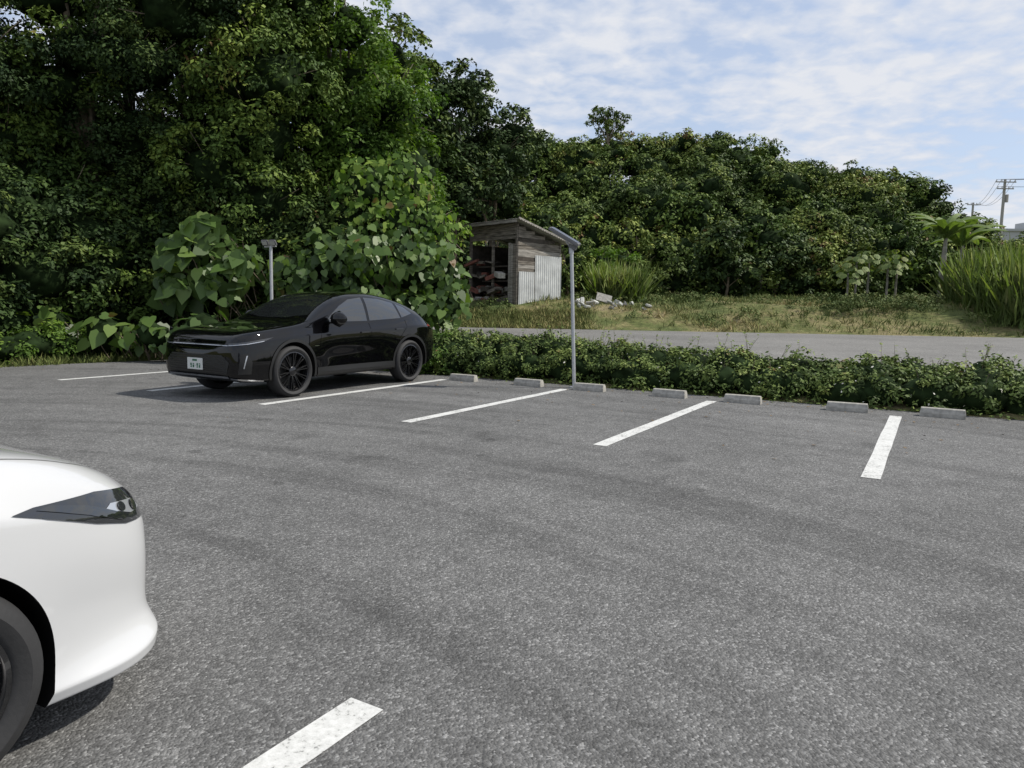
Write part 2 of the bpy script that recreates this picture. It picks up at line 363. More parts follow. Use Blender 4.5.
for t in np.linspace(0,1,34):
    if t<.45:
        u,v=-17.1+random.uniform(-.3,.3),4+ (t/.45)*7.3
    else:
        u,v=-16.3+(t-.45)/.55*7.6,12.4+random.uniform(-.2,.2)
    x,y=UV(u,v); L.append((x,y,.3,random.uniform(.45,.75),.7))
cores('shade_fill',L,e,.8); tot+=leafobj('leaves',L,.09,450,F_BRIGHT,e,clump=.3,tonebase=.24,back=.5)
# hedge
e=empty('hedge'); L=[]
for u in np.arange(-9.2,9.5,.33):
    hh=float(np.interp(u,[-9,-6.5,-4,-1,9],[.96,.88,.70,.66,.70]))*random.uniform(.86,1.12)
    for v,z,r in ((12.25,.28,.40),(12.75,.52,.40),(13.2,.56,.36)):
        x,y=UV(u+random.uniform(-.12,.12),v+random.uniform(-.12,.1)); L.append((x,y,z*hh+random.uniform(-.06,.06),r*random.uniform(.8,1.1)*(.7+.3*hh),.8))
cores('shade_fill',L,e,.82); tot+=leafobj('leaves',L,.066,640,F_HEDGE,e,clump=.17,tonebase=.42,front=(-.5,-.86,.3),back=.25,updir=.5)
n=1500; uu=R.uniform(-9.2,9.5,n); vv=11.85-np.abs(R.normal(0,.12,n)); X,Y=CT*uu+ST*vv,-ST*uu+CT*vv
P=np.stack([X,Y,.02+.08*R.random(n)*(R.random(n)<.6)],1); fastmesh('runners',emit(P,R.normal(size=(n,3)),nrm(np.array([0,0,1.])+R.normal(0,.3,(n,3))),.06*(.5+R.random(n)),KITE),4,F_HEDGE,np.clip(R.normal(.5,.2,n),0,1),e)
n=300; k=R.integers(0,len(L),n); LA=np.array(L); D=nrm(R.normal(size=(n,3))+np.array([-.4,-.7,.7])); P=LA[k,:3]+D*(LA[k,3:4]*1.12)*np.array([1,1,.85])
fastmesh('flowers',emit(P,R.normal(size=(n,3)),nrm(D+R.normal(0,.4,(n,3))),.028*(.6+R.random(n)),OVAL),8,FLOWER,None,e)
b=MB(); PP=[];TT=[]
for i in range(260):
    l=L[random.randrange(len(L))]; p=Vector((l[0],l[1],l[2]+.2)); d=Vector((random.uniform(-.6,.6),random.uniform(-.6,.4),1)).normalized(); h=random.uniform(.16,.42)
    b.tube([p,p+d*h*.6,p+d*h+Vector((0,0,-.02))],[.004,.003,.002],4)
    for t in np.linspace(.45,1,6):
        PP.append(p+d*h*t); TT.append((random.uniform(-1,1),random.uniform(-1,1),.4))
b.obj('shoots',[BARK],e)
P=np.array([tuple(p) for p in PP]); n=len(P); fastmesh('shoot_leaves',emit(P,np.array(TT),nrm(R.normal(0,.4,(n,3))+np.array([0,-.4,1])),.06*(.6+.6*R.random(n)),KITE),4,F_HEDGE,np.clip(R.normal(.6,.12,n),0,1),e)
n=420; uu=R.uniform(-15.5,8,n); vv=11.6-np.abs(R.normal(0,1.6,n)); X,Y=CT*uu+ST*vv,-ST*uu+CT*vv
fastmesh('leaf_litter',emit(np.stack([X,Y,np.full(n,.012)],1),R.normal(size=(n,3)),nrm(np.array([0,0,1.])+R.normal(0,.15,(n,3))),.045*(.4+R.random(n)),OVAL),8,LITTER,None)
# ---------------------------------------------------------------- hill wood
e=empty('hillside_trees'); Ls=[[],[],[]]
y=45.5
while y<63:
    x=-9+random.uniform(0,2)
    while x<48:
        rz=float(np.interp(x*60.0/y,RX,RZ)); t=(y-45.5)/16.0
        top=4.6+(rz-4.6)*min(1,t)**0.8+random.uniform(-1.3,1.0)
        r=random.uniform(1.4,2.8); g=random.choice([0,0,1,2])
        yy=y+random.uniform(-.8,.8); cz=top-r*.75
        Ls[g].append((x,yy,cz,r*.85,random.uniform(.65,.95)))
        for _ in range(3):
            a=random.uniform(0,6.28); Ls[g].append((x+math.cos(a)*r*.7,yy+math.sin(a)*r*.7,cz+random.uniform(-.3,.5)*r,r*random.uniform(.35,.5),.8))
        if y<47.5: Ls[g].append((x+1,y-.3,2.9+random.uniform(-.3,.5),1.5,.8))
        x+=random.uniform(1.9,3.1)
    y+=2.1
HL=sum(Ls,[])
cores('crown_shade_fills',HL,e,.72)
for L,m,s,tb in zip(Ls,(F_HILL,F_MID,F_HILL),(.24,.27,.22),(.34,.40,.58)):
    tot+=leafobj('leaves',L,s,44*(.25/s)**2,m,e,clump=.55,tonebase=tb,back=.04,front=(.1,-1,.35),over=1.1)
b=MB()
for l in HL[::9]: b.tube([(l[0],l[1],float(terr(l[0],l[1]))-.2),(l[0]+.2,l[1],l[2])],[.15,.08],6)
b.obj('trunks',[BARKG],e)
L=[(7.2,60,16.6,.7,.7),(6.3,60,16.0,.6,.7),(8.2,60.2,16.1,.7,.7),(7.2,60,15.4,.7,.6),(7.8,60,15.7,.6,.6),(6.8,60,16.9,.5,.6)]
tree('broadleaf_tree',(7.2,60,13),L,.22,120,F_HILL,core=False,tonebase=.30,r0=.16,back=.6)
for (x,y,lo,hi,n,sx,r0,r1,m,s) in [(12.3,42.5,2.8,6.0,8,1.6,.9,1.3,F_DARK,.26),(15.5,44,2.6,5.2,6,1.5,.9,1.3,F_DARK,.24),(5.2,40,2.3,4.2,5,1.2,.7,1.0,F_BRIGHT,.20),(7.5,43.5,2.6,6.2,7,1.5,1,1.5,F_HILL,.22),(2.8,39,2.2,5.6,6,1.2,.9,1.2,F_HILL,.2),(19.5,44,2.5,5,5,1.5,1,1.4,F_HILL,.22),(25,45,2.8,6.5,7,2,1.1,1.6,F_MID,.22),(0.6,39,2.4,7.4,7,1,1,1.4,F_MID,.2)]:
    tree('shrub_tree',(x,y,float(terr(x,y))),rlobes(x,y,lo,hi,n,sx,.8,r0,r1),s,80*(.22/s)**2,m,tonebase=.42,r0=.09)
# ---------------------------------------------------------------- field grass
def tufts(name,X,Y,h,nb,mat,spread=.12,tone=.5,lean=.5,Z=None,parent=None,w=1.0):
    n=len(X); Z=terr(X,Y) if Z is None else Z
    idx=np.repeat(np.arange(n),nb); m=len(idx)
    P=np.stack([X[idx]+R.normal(0,spread,m),Y[idx]+R.normal(0,spread,m),Z[idx]-.03],1)
    T=nrm(R.normal(0,lean,(m,3))*np.array([1,1,0])+np.array([0,0,1.])); Nn=nrm(np.cross(T,nrm(R.normal(size=(m,3)))))
    S=h[idx]*(.5+.7*R.random(m)); tm=[(a*w,b) for a,b in BLADE]
    tn=np.clip((tone+R.normal(0,.12,n))[idx]+R.normal(0,.1,m),0,.99)
    return fastmesh(name,emit(P,T,Nn,S,tm),5,mat,tn,parent)
n=14000; X=R.uniform(-6,46,n); Y=R.uniform(28.9,47,n)-.03*X
dens=np.sin(X*.9)+np.cos(Y*1.3+X*.4)+R.normal(0,.8,n); k=dens>-.7; X,Y=X[k],Y[k]
tn=.42+.24*np.sin(X*.35+Y*.8)+.12*np.sin(X*1.3-Y)
tufts('field_grass',X,Y,.11+.26*R.random(len(X))**2,9,F_GRASS,.16,tn,.6,w=1.6)
e=empty('weed_patch'); L=[]
for i in range(90):
    x=random.uniform(-3,32); y=random.uniform(30,42); L.append((x,y,float(terr(x,y))+.05,random.uniform(.2,.7),.5))
for i in range(18): L.append((random.uniform(14,19.5),random.uniform(31,34),float(terr(16,32.5))+.15,random.uniform(.4,.85),.55))
tot+=leafobj('leaves',L,.10,150,F_GRASS,e,clump=.25,tonebase=.15,back=.6)
n=900; X=R.uniform(-3.5,3.2,n); Y=R.uniform(28.6,31.5,n); tufts('verge_grass',X,Y,.16+.18*R.random(n),14,F_GRASS,.15,.6,.5,w=1.2)
n=300; uu=R.uniform(-9.5,-6,n); vv=R.uniform(13.3,14.2,n); X,Y=CT*uu+ST*vv,-ST*uu+CT*vv
tufts('roadside_grass',X,Y,.15+.2*R.random(n),12,F_GRASS,.1,.35,.5)
n=260; uu=R.uniform(-16.6,-15.9,n); vv=R.uniform(5,11.6,n); X,Y=CT*uu+ST*vv,-ST*uu+CT*vv
tufts('lot_edge_grass',X,Y,.12+.18*R.random(n),14,F_GRASS,.08,.4,.6)
n=1100; X=R.uniform(19.5,34,n); Y=R.uniform(29.5,37,n); k=(X>19.5+ (Y-29.5)*.35); X,Y=X[k],Y[k]
hh=1.5+1.5*R.random(len(X)); hh*=np.clip((X-18.6)/2.5,.45,1)
tufts('tall_grass',X,Y,hh,34,F_REED,.28,.5,.30,w=.36)
n=60; X=R.uniform(4.3,6.0,n); Y=R.uniform(35.5,37.5,n); tufts('pampas_grass',X,Y,1.1+.9*R.random(60),34,F_REED,.2,.5,.35,w=.35)
for x,y,h in [(18.6,40,2.2),(19.5,40.5,2.4),(20.3,40,2.1),(21.1,40.6,2.3),(17.8,39.2,1.6)]:
    e=empty('papaya_plant'); z=float(terr(x,y)); b=MB(); b.tube([(x,y,z-.1),(x+.03,y,z+h*.5),(x,y,z+h)],[.07,.06,.045],8)
    PL=[];TL=[];NL=[];SL=[]
    for i in range(26):
        a=i*2.4; el=random.uniform(-.6,.9); d=Vector((math.cos(a)*math.cos(el),math.sin(a)*math.cos(el),math.sin(el))); r=random.uniform(.40,.85)
        q=Vector((x,y,z+h-.1*random.random()))+d*r; b.tube([(x,y,z+h-.1),q],[.012,.008],4,1)
        for j in range(7):
            b2=a+(j-3)*.42; PL.append(tuple(q)); TL.append((math.cos(b2),math.sin(b2),-.6)); NL.append((math.cos(a)*.8,math.sin(a)*.8-.2,1)); SL.append(.34-.03*abs(j-3))
    b.obj('stem',[BARKG,F_BRIGHT],e)
    fastmesh('leaves',emit(np.array(PL),np.array(TL),nrm(np.array(NL)),np.array(SL),OVAL),8,F_REED,np.clip(R.normal(.5,.17,len(PL)),0,.9),e)
for x,y,h,sc in [(22.0,37.8,3.3,1.1),(23.3,38.5,2.9,1.0)]:
    e=empty('banana_plant'); z=float(terr(x,y)); b=MB(); b.tube([(x,y,z-.1),(x,y,z+h*.5),(x+.05,y,z+h)],[.18,.15,.08],10)
    vs=[];fs=[]
    for i in range(13):
        a=i*2.4+.3; up=random.uniform(.95,1.6) ; Ln=random.uniform(1.9,2.6)*sc; wd=.26*sc
        d=Vector((math.cos(a),math.sin(a),0)); p=Vector((x,y,z+h-.15)); side=Vector((-d.y,d.x,0)); o=len(vs); el=up
        K=12
        for k in range(K+1):
            t=k/K; w=wd*math.sin(math.pi*min(1,(t*.92+.06)))**.6*(1 if k<K else .1)*(.15 if k<2 else 1)*random.uniform(.7,1.05)
            vs+= [tuple(p-side*w+Vector((0,0,-w*.45))),tuple(p+Vector((0,0,.02))),tuple(p+side*w+Vector((0,0,-w*.45)))]
            p=p+(d*math.cos(el)+Vector((0,0,math.sin(el))))*(Ln/K); el-=.15
        for k in range(K):
            for s in (0,1): fs.append((o+3*k+s,o+3*k+s+1,o+3*k+4+s,o+3*k+3+s))
    b.obj('stem',[BARKG],e); lo=pymesh('leaves',vs,fs,F_REED,e)
    a=lo.data.attributes.new('tone','FLOAT','FACE'); a.data.foreach_set('value',np.clip(R.normal(.38,.1,len(fs)),0,.9).astype(np.float32))
# ---------------------------------------------------------------- shed
WOOD=simple('weathered_wood',(0.18,0.16,0.135),0.9,noise=0.6,nscale=2.2,bump=.4,stretch=(1,1,9),spec=.2)
WOODP=simple('pale_wood',(0.29,0.27,0.24),0.9,noise=0.5,nscale=2.2,bump=.4,stretch=(1,1,9),spec=.2)
WOODD=simple('dark_wood',(0.06,0.05,0.04),0.9,noise=0.4,nscale=5)
RUST=simple('rusty_junk',(0.20,0.075,0.055),0.8,noise=0.5,nscale=7)
TIN=simple('corrugated_tin',(0.50,0.51,0.50),0.6,noise=0.22,nscale=2)
TINR=simple('roof_tin',(0.36,0.36,0.35),0.55,noise=0.3,nscale=2)
sh=empty('wooden_shed',(0.12,32.2,float(terr(.28,32.4))-.10),math.radians(42))
b=MB(); FW,SD,H0,H1=2.65,3.2,3.6,2.9
for px,py,h in [(0,0,H0-.05),(FW,0,H1-.05),(0,SD,H0-.05),(FW,SD,H1-.05),(0,SD*.5,H0-.05)]: b.box((px,py,h/2),(.10,.10,h),0)
z=1.55
while z<H0-.1:
    L0=min(FW,(H0-.05-z-.08)/(H0-H1)*FW); 
    if L0<.3: break
    jit=random.uniform(-.02,.02); L0+=random.uniform(-.12,.05); b.box((L0/2,-.065+random.uniform(-.006,.006),z),(L0,.025,.155),random.choice([0,0,2,1]),Matrix.Rotation(jit,4,'Y')); z+=.165
z=3.0
while z<H0-.1: b.box((-.065,SD/2,z),(.025,SD,.15),0,Matrix.Rotation(random.uniform(-.01,.01),4,'X')); z+=.165
for k in range(3): b.box((-.065,.10+.16*k,1.35+.02*k),(.02,.14,2.7),random.choice([0,2]))
b.box((FW/2,SD+.07,1.4),(FW+.1,.03,2.8),1); b.box((FW+.07,SD/2,1.35),(.03,SD,2.7),1)
b.box((.6,1.6,.5),(1.0,1.6,.08),1); b.box((.6,1.6,1.1),(1.0,1.8,.06),1); b.box((.55,1.7,1.75),(1.0,2.0,.06),1)
b.obj('timber_frame',[WOOD,WOODD,WOODP],sh)
b=MB()
for i in range(60):
    c=Vector((random.uniform(-.35,.6),random.uniform(.7,3.1),random.choice([.12,.15,.65,.65,1.25,1.9])+random.uniform(0,.2)))
    b.box(c,(random.uniform(.1,.4),random.uniform(.1,.8),random.uniform(.04,.22)),random.choice([0,0,1,2,3,3]),Matrix.Rotation(random.uniform(-.5,.5),4,'Z')@Matrix.Rotation(random.uniform(-.4,.4),4,'X'))
b.obj('stored_junk',[RUST,WOOD,CONC,WOODD],sh)
def corr(name,w,h,mat,parent,M,pitch=.076,amp=.012):
    n=int(w/pitch*6); vs=[];fs=[]
    for i in range(n+1):
        x=w*i/n; y=amp*math.sin(2*math.pi*x/pitch)
        vs+=[M@Vector((x,y,0)),M@Vector((x,y,h))]
    for i in range(n): fs.append((2*i,2*i+2,2*i+3,2*i+1))
    return pymesh(name,vs,fs,mat,parent,True)
corr('front_sheet',1.65,2.25,TIN,sh,Matrix.Translation((1.02,-.105,.0)),.13,.014)
corr('front_sheet',.95,1.50,TIN,sh,Matrix.Translation((.04,-.105,.0)),.13,.014)
sl=math.atan2(H0-H1,FW)
RM=Matrix.Translation((-.35,3.55,H0+.12))@Matrix.Rotation(sl,4,'Y')@Matrix.Rotation(math.radians(90),4,'X')
corr('roof_sheet',3.45,4.0,TINR,sh,RM,.15,.018)
b=MB(); b.box((1.30,-.40,H0+.02-.30),(3.3,.04,.11),2,Matrix.Rotation(sl,4,'Y')); b.box((-.32,1.6,H0+.03),(.04,3.8,.11),2)
for k in range(5): b.box((1.30,.1+k*.76,H0-.01-.30),(3.2,.05,.07),0,Matrix.Rotation(sl,4,'Y'))
b.obj('rafters',[WOOD,WOODD,WOODP],sh)
WHD=simple('white_debris',(0.50,0.50,0.47),.7,noise=.25,nscale=6)
e=empty('rubble_pile'); b=MB()
for i in range(34):
    x=random.gauss(4.3,.9); y=random.uniform(31.6,33.6); z=float(terr(x,y)); s_=random.uniform(.06,.24)
    b.box((x,y,z+s_*.3),(s_*random.uniform(.8,2.2),s_,s_*random.uniform(.3,.8)),random.choice([0,1,1]),Matrix.Rotation(random.uniform(0,3),4,Vector((random.random(),random.random(),1)).normalized()),s_*.12)
b.box((4.1,33.2,float(terr(4.1,33.2))+.25),(.7,.04,.4),0,Matrix.Rotation(.25,4,'Y')@Matrix.Rotation(-.5,4,'X'))
b.obj('debris',[CONC,WHD],e)
# ---------------------------------------------------------------- solar lamps
GALV=simple('galvanised_steel',(0.46,0.47,0.48),0.5,0.4,noise=.12,nscale=10)
LAMPD=simple('lamp_housing',(0.13,0.13,0.135),0.45)
LENS=simple('lamp_lens',(0.45,0.45,0.42),0.2)
PV=simple('solar_cells',(0.03,0.035,0.05),0.35,coat=.2)
def lamp(u,v,h,rot,tilt,sc=1.0):
    x,y=UV(u,v); e=empty('solar_street_lamp',(x,y,0.004),rot); b=MB()
    b.tube([(0,0,0),(-tilt*.5,0,h*.5),(-tilt,0,h)],.032*sc,14,0); b.tube([(0,0,0),(0,0,.02)],.09,14,0); b.tube([(-tilt,0,h-.12),(-tilt,0,h+.02)],.044*sc,14,0)
    b.tube([(-tilt,0,h-.03),(-tilt-.10,0,h+.10)],.018*sc,8,0)
    M=Matrix.Rotation(math.radians(30),4,'Y')@Matrix.Rotation(math.radians(8),4,'X')
    b.box((-tilt-.12,0,h+.17),(.58*sc,.28*sc,.05*sc),1,M,.008); b.box(Vector((-tilt-.12,0,h+.17))+M@Vector((0,0,.028)),(.52*sc,.24*sc,.008),3,M)
    b.box(Vector((-tilt-.12,0,h+.17))+M@Vector((0,0,-.030)),(.40*sc,.2*sc,.02),2,M)
    b.box((-tilt+.03,0,h+.01),(.14*sc,.12*sc,.10*sc),1,M,.01)
    b.obj('pole_and_head',[GALV,LAMPD,LENS,PV],e)
lamp(-5.38,11.42,2.42,-.2,.11)
x,y=UV(-13.1,11.62); e=empty('floodlight_pole',(x,y,0),-.3); b=MB()
b.tube([(0,0,0),(0,0,2.62)],.036,12,0); b.tube([(-.16,0,2.62),(.14,0,2.64)],.018,8,0)
M=Matrix.Rotation(math.radians(35),4,'X')
for s in (-.10,.10): b.box((s,-.06,2.71),(.17,.05,.13),1,M,.01); b.box((s,-.085,2.698),(.13,.012,.09),2,M)
b.obj('pole_and_heads',[GALV,LAMPD,LENS],e)
# ---------------------------------------------------------------- utility poles & building
CP=simple('pole_concrete',(0.30,0.29,0.27),0.8)
def upole(x,y,zt,arms):
    e=empty('utility_pole',(x,y,0)); b=MB(); b.tube([(0,0,0),(0,0,zt)],[.22,.13],10,0)
    for dz,w in arms:
        b.box((0,-.15,zt-dz),(w,.1,.1),0)
        for s in (-.45,-.2,.2,.45): b.tube([(s*w,-.15,zt-dz+.05),(s*w,-.15,zt-dz+.25)],.05,6,1)
    b.tube([(.3,0,zt-2.4),(.3,0,zt-1.6)],.2,8,0)
    b.obj('mast',[CP,LENS],e)
upole(52.5,80,15.7,[(.3,2.2),(1.0,1.8)]); upole(61.0,99,16.0,[(.3,1.8)])
e=empty('power_lines'); b=MB()
for s in (-1,-.5,.5,1):
    for A,B in [((52.5+s,79.85,15.65),(61.0+s*.8,98.9,15.9)),((52.5+s,79.85,15.65),(100+s,62,19)),((52.5+s*.8,79.85,14.9),(100+s,60,16.5))]:
        A=Vector(A);B=Vector(B); pts=[A.lerp(B,t)+Vector((0,0,-1.2*4*t*(1-t))) for t in np.linspace(0,1,10)]; b.tube(pts,.018,4)
b.obj('wires',[LAMPD],e)
e=empty('concrete_building',(57,84,0)); b=MB(); b.box((0,0,5.2),(7,6,10.4),0); b.box((0,0,10.5),(7.4,6.4,.25),0); b.box((1.2,0,11.1),(1.8,1.8,1.0),0)
for i in range(3):
    for j in range(3): b.box((-2.2+2.2*i,-3.0,2.2+3*j),(1.2,.06,1.2),1)
b.obj('walls',[simple('building_wall',(0.40,0.41,0.42),.8),LAMPD],e)
e=empty('distant_trees'); L=[(random.uniform(32,75),random.uniform(62,74),random.uniform(2,5.4),random.uniform(1.8,3),.8) for _ in range(60)]
cores('crown_shade_fills',L,e,.85); leafobj('leaves',L,.36,26,F_HILL,e,clump=.8,tonebase=.45,back=.1)
# ---------------------------------------------------------------- cars
BLK=simple('black_paint',(0.002,0.002,0.0025),0.4,coat=1.0,spec=0.0)
WHT=simple('white_paint',(0.52,0.525,0.53),0.4,coat=1.0,spec=.2)
GLS=simple('car_glass',(0.014,0.016,0.017),0.03,coat=1.0,spec=.9)
RUB=simple('tyre_rubber',(0.022,0.022,0.023),0.75,bump=.1,nscale=40)
BTR=simple('black_trim',(0.010,0.010,0.010),0.45)
ARCH=simple('arch_liner',(0.008,0.008,0.008),0.95,spec=.1)
SIL=simple('alloy_silver',(0.30,0.30,0.31),0.4,.8)
DAL=simple('alloy_dark',(0.03,0.03,0.032),0.22,.7,coat=.6)
CHR=simple('chrome',(0.75,0.75,0.76),0.15,1.0)
PLT=simple('number_plate',(0.62,0.63,0.60),0.5)
GRN=simple('plate_green',(0.02,0.12,0.06),0.5)
HLD=simple('headlamp_dark',(0.02,0.022,0.025),0.05,coat=1.0)
HLL=simple('headlamp_light',(0.45,0.47,0.50),0.10,.5,coat=1.0)
REDL=simple('tail_lamp',(0.25,0.01,0.01),0.15,coat=1.0)
SEAM=simple('panel_gap',(0.004,0.004,0.004),0.9,spec=0)
SEAMW=simple('panel_gap_white',(0.14,0.14,0.14),0.9,spec=0)
def pchip(tab,x):
    X=np.array([t[0] for t in tab],float);Yv=np.array([t[1] for t in tab],float)
    h=np.diff(X);d=np.diff(Yv)/h; m=np.zeros(len(X)); m[0]=d[0];m[-1]=d[-1]
    for i in range(1,len(X)-1):
        if d[i-1]*d[i]>0:
            w1=2*h[i]+h[i-1];w2=h[i]+2*h[i-1]; m[i]=(w1+w2)/(w1/d[i-1]+w2/d[i])
    i=min(max(np.searchsorted(X,x)-1,0),len(X)-2); t=(x-X[i])/h[i]
    return (2*t**3-3*t**2+1)*Yv[i]+(t**3-2*t**2+t)*h[i]*m[i]+(-2*t**3+3*t**2)*Yv[i+1]+(t**3-t**2)*h[i]*m[i+1]
class Car:
    def __init__(s,name,loc,rz,spec,paint):
        s.e=empty(name,loc,rz); s.sp=spec; s.paint=paint
        xs=spec['xs']; rings=[]
        for x in xs:
            g=lambda k: float(pchip(spec[k],x))
            w,zb,bt,zt,yr=g('w'),g('zb'),g('belt'),g('zt'),g('yr'); lip=g('lip'); wb=g('tuck'); wa=g('waist')
            H=bt-zb
            r=[(0,zb),(w-.2,zb),(w-.04+lip,zb+.012),(w-.02+lip*.85,zb+.055),(w-.02-wa*.5,zb+.12),(w-wa,zb+.42*H),(w-.008-wa*.1,zb+.66*H),(w-.022,bt-.10*H/.75),(w-wb,bt)]
            y7,z7=w-wb,bt
            y9,z9=yr+.045,bt+(zt-bt)*.84
            k=(zt-bt)
            r+=[(y7*.6+y9*.4+.02*min(1,k/.3),bt+(z9-bt)*.42),(y9,z9),(yr*.86,bt+(zt-bt)*.955),(yr*.5,zt-.012*min(1,k/.2)),(0,zt)]
            rings.append([(x,y,z) for y,z in r])
        n=len(rings[0])
        def cap(ring,dx,out):
            zc=sum(p[2] for p in ring)/n; res=[]
            for sc_,o in ((.9,.35),(.6,.8),(.25,1.0)):
                res.append([(p[0]+dx*o,p[1]*sc_,zc+(p[2]-zc)*sc_) for p in ring])
            return res
        rings=cap(rings[0],-spec['nose'],0)[::-1]+rings+cap(rings[-1],spec['nose'],0)
        vs=[];fs=[]
        full=[]
        for r in rings:
            f=r+[(p[0],-p[1],p[2]) for p in r[-2:0:-1]]; full.append(f)
        m=len(full[0])
        for f in full: vs+=f
        for i in range(len(full)-1):
            for j in range(m): fs.append((i*m+j,i*m+(j+1)%m,(i+1)*m+(j+1)%m,(i+1)*m+j))
        fs.append(tuple(range(m))[::-1]); fs.append(tuple(range((len(full)-1)*m,len(full)*m)))
        me=bpy.data.meshes.new('body'); me.from_pydata(vs,[],fs)
        bm=bmesh.new(); bm.from_mesh(me); bmesh.ops.recalc_face_normals(bm,faces=bm.faces[:])
        cl=bm.edges.layers.float.new('crease_edge'); bm.verts.ensure_lookup_table()
        cr=spec.get('crease',{7:.55,5:.35})
        for e_ in bm.edges:
            a_,b_=e_.verts[0].index,e_.verts[1].index
            if a_%m==b_%m:
                q=a_%m; q=min(q,m-q)
                if q in cr: e_[cl]=cr[q]
        bm.to_mesh(me); bm.free()
        o=bpy.data.objects.new('body',me); COL.objects.link(o)
        md=o.modifiers.new('s','SUBSURF'); md.levels=3; md.render_levels=3
        dg=bpy.context.evaluated_depsgraph_get(); ev=o.evaluated_get(dg); m2=bpy.data.meshes.new_from_object(ev)
        o.modifiers.clear(); o.data=m2; o.parent=None
        bm=bmesh.new(); bm.from_mesh(m2); s.bvh=BVHTree.FromBMesh(bm); bm.free()
        cut=[]
        for wx in spec['wheels']:
            for sd in (-1,1):
                bm=bmesh.new(); bmesh.ops.create_cone(bm,cap_ends=True,segments=96,radius1=spec['ar'],radius2=spec['ar'],depth=.9,matrix=Matrix.Translation((wx,sd*(spec['W']/2-.30+.45),spec['wr']+.01))@Matrix.Rotation(math.pi/2,4,'X'))
                cm=bpy.data.meshes.new('c'); bm.to_mesh(cm); bm.free(); c=bpy.data.objects.new('c',cm); COL.objects.link(c); cut.append(c)
                md=o.modifiers.new('b','BOOLEAN'); md.operation='DIFFERENCE'; md.solver='EXACT'; md.object=c
        dg=bpy.context.evaluated_depsgraph_get(); dg.update(); ev=o.evaluated_get(dg); m3=bpy.data.meshes.new_from_object(ev)
        o.modifiers.clear(); o.data=m3
        for c in cut: bpy.data.objects.remove(c)
        m3.materials.clear(); m3.materials.append(paint); m3.materials.append(ARCH)
        for p in m3.polygons:
            p.use_smooth=True; p.material_index=0
            c=p.center
            for wx in spec['wheels']:
                d=math.hypot(c.x-wx,c.z-spec['wr']-.01)
                if abs(d-spec['ar'])<.012 and abs(p.normal.y)<.6 and (Vector((c.x-wx,0,c.z-spec['wr'])).normalized().dot(p.normal)<-.5): p.material_index=1
                if d<spec['ar']+.01 and abs(c.y)<spec['W']/2-.27: p.material_index=1
            if c.z<.12: p.material_index=1
        bm=bmesh.new(); bm.from_mesh(m3)
        for e_ in bm.edges:
            if len(e_.link_faces)==2 and (e_.link_faces[0].material_index!=e_.link_faces[1].material_index or e_.calc_face_angle(0)>math.radians(40)): e_.smooth=False
        bm.to_mesh(m3); bm.free()
        o.parent=s.e; s.body=o
        s.wheels()
    def wheels(s):
        sp=s.sp; Rw=sp['wr']; rr=sp['rim']; tw=sp['tw']
        for wx in sp['wheels']:
            for sd in (-1,1):
                b=MB(); yo=sd*(sp['W']/2-.018); c=(wx,yo,Rw)
                t=[(rr-.01,-.05),(rr+.004,-.012),(rr+.02,0),(rr+(Rw-rr)*.5,.010),(Rw-.022,-.004),(Rw-.006,-.022),(Rw,-.05),(Rw,-tw+.05),(Rw-.02,-tw+.01),(rr,-tw)]
                b.lathe([(r,y*sd) for r,y in t],c,64,0)
                b.lathe([(r,y*sd) for r,y in [(rr,-.05),(rr+.004,-.010),(rr-.012,-.006),(rr-.02,-.02),(rr-.025,-.16),(.02,-.17)]],c,64,sp['barrel'])
                b.lathe([(r,y*sd) for r,y in [(rr*.72,-.10),(rr*.72,-.115),(.05,-.115)]],c,40,2)
                b.lathe([(r,y*sd) for r,y in [(.075,-.06),(.07,-.030),(.055,-.020),(.001,-.020)]],c,24,1)
                ns=sp['ns']
                for k in range(ns):
                    for da in sp['split']:
                        a0=2*math.pi*k/ns+.2; a1=a0+da
                        p0=Vector((math.cos(a0)*.05,0,math.sin(a0)*.05)); p1=Vector((math.cos(a1)*(rr-.012),0,math.sin(a1)*(rr-.012)))
                        d=(p1-p0).normalized(); q=Vector((-d.z,0,d.x)); vs=[]
                        for p,w,yy in ((p0,sp['sw']*1.1,-.035),((p0+p1)/2,sp['sw']*.8,-.022),(p1,sp['sw']*1.0,-.014)):
                            for sy,ww in ((0,.6),(-.03,1.0)):
                                for s2 in (-1,1):
                                    v=p+q*(s2*w*ww); vs.append((c[0]+v.x,c[1]+sd*(yy+sy),c[2]+v.z))
                        fs=[]
                        for i in range(2):
                            o=4*i; fs+=[(o,o+1,o+5,o+4),(o,o+4,o+6,o+2),(o+1,o+3,o+7,o+5),(o+2,o+6,o+7,o+3)]
                        b.add(vs,fs,1)
                ob=b.obj('wheel',[RUB,sp['alloy'],BTR,DAL],s.e,True)
                md=ob.modifiers.new('es','EDGE_SPLIT'); md.split_angle=math.radians(35)
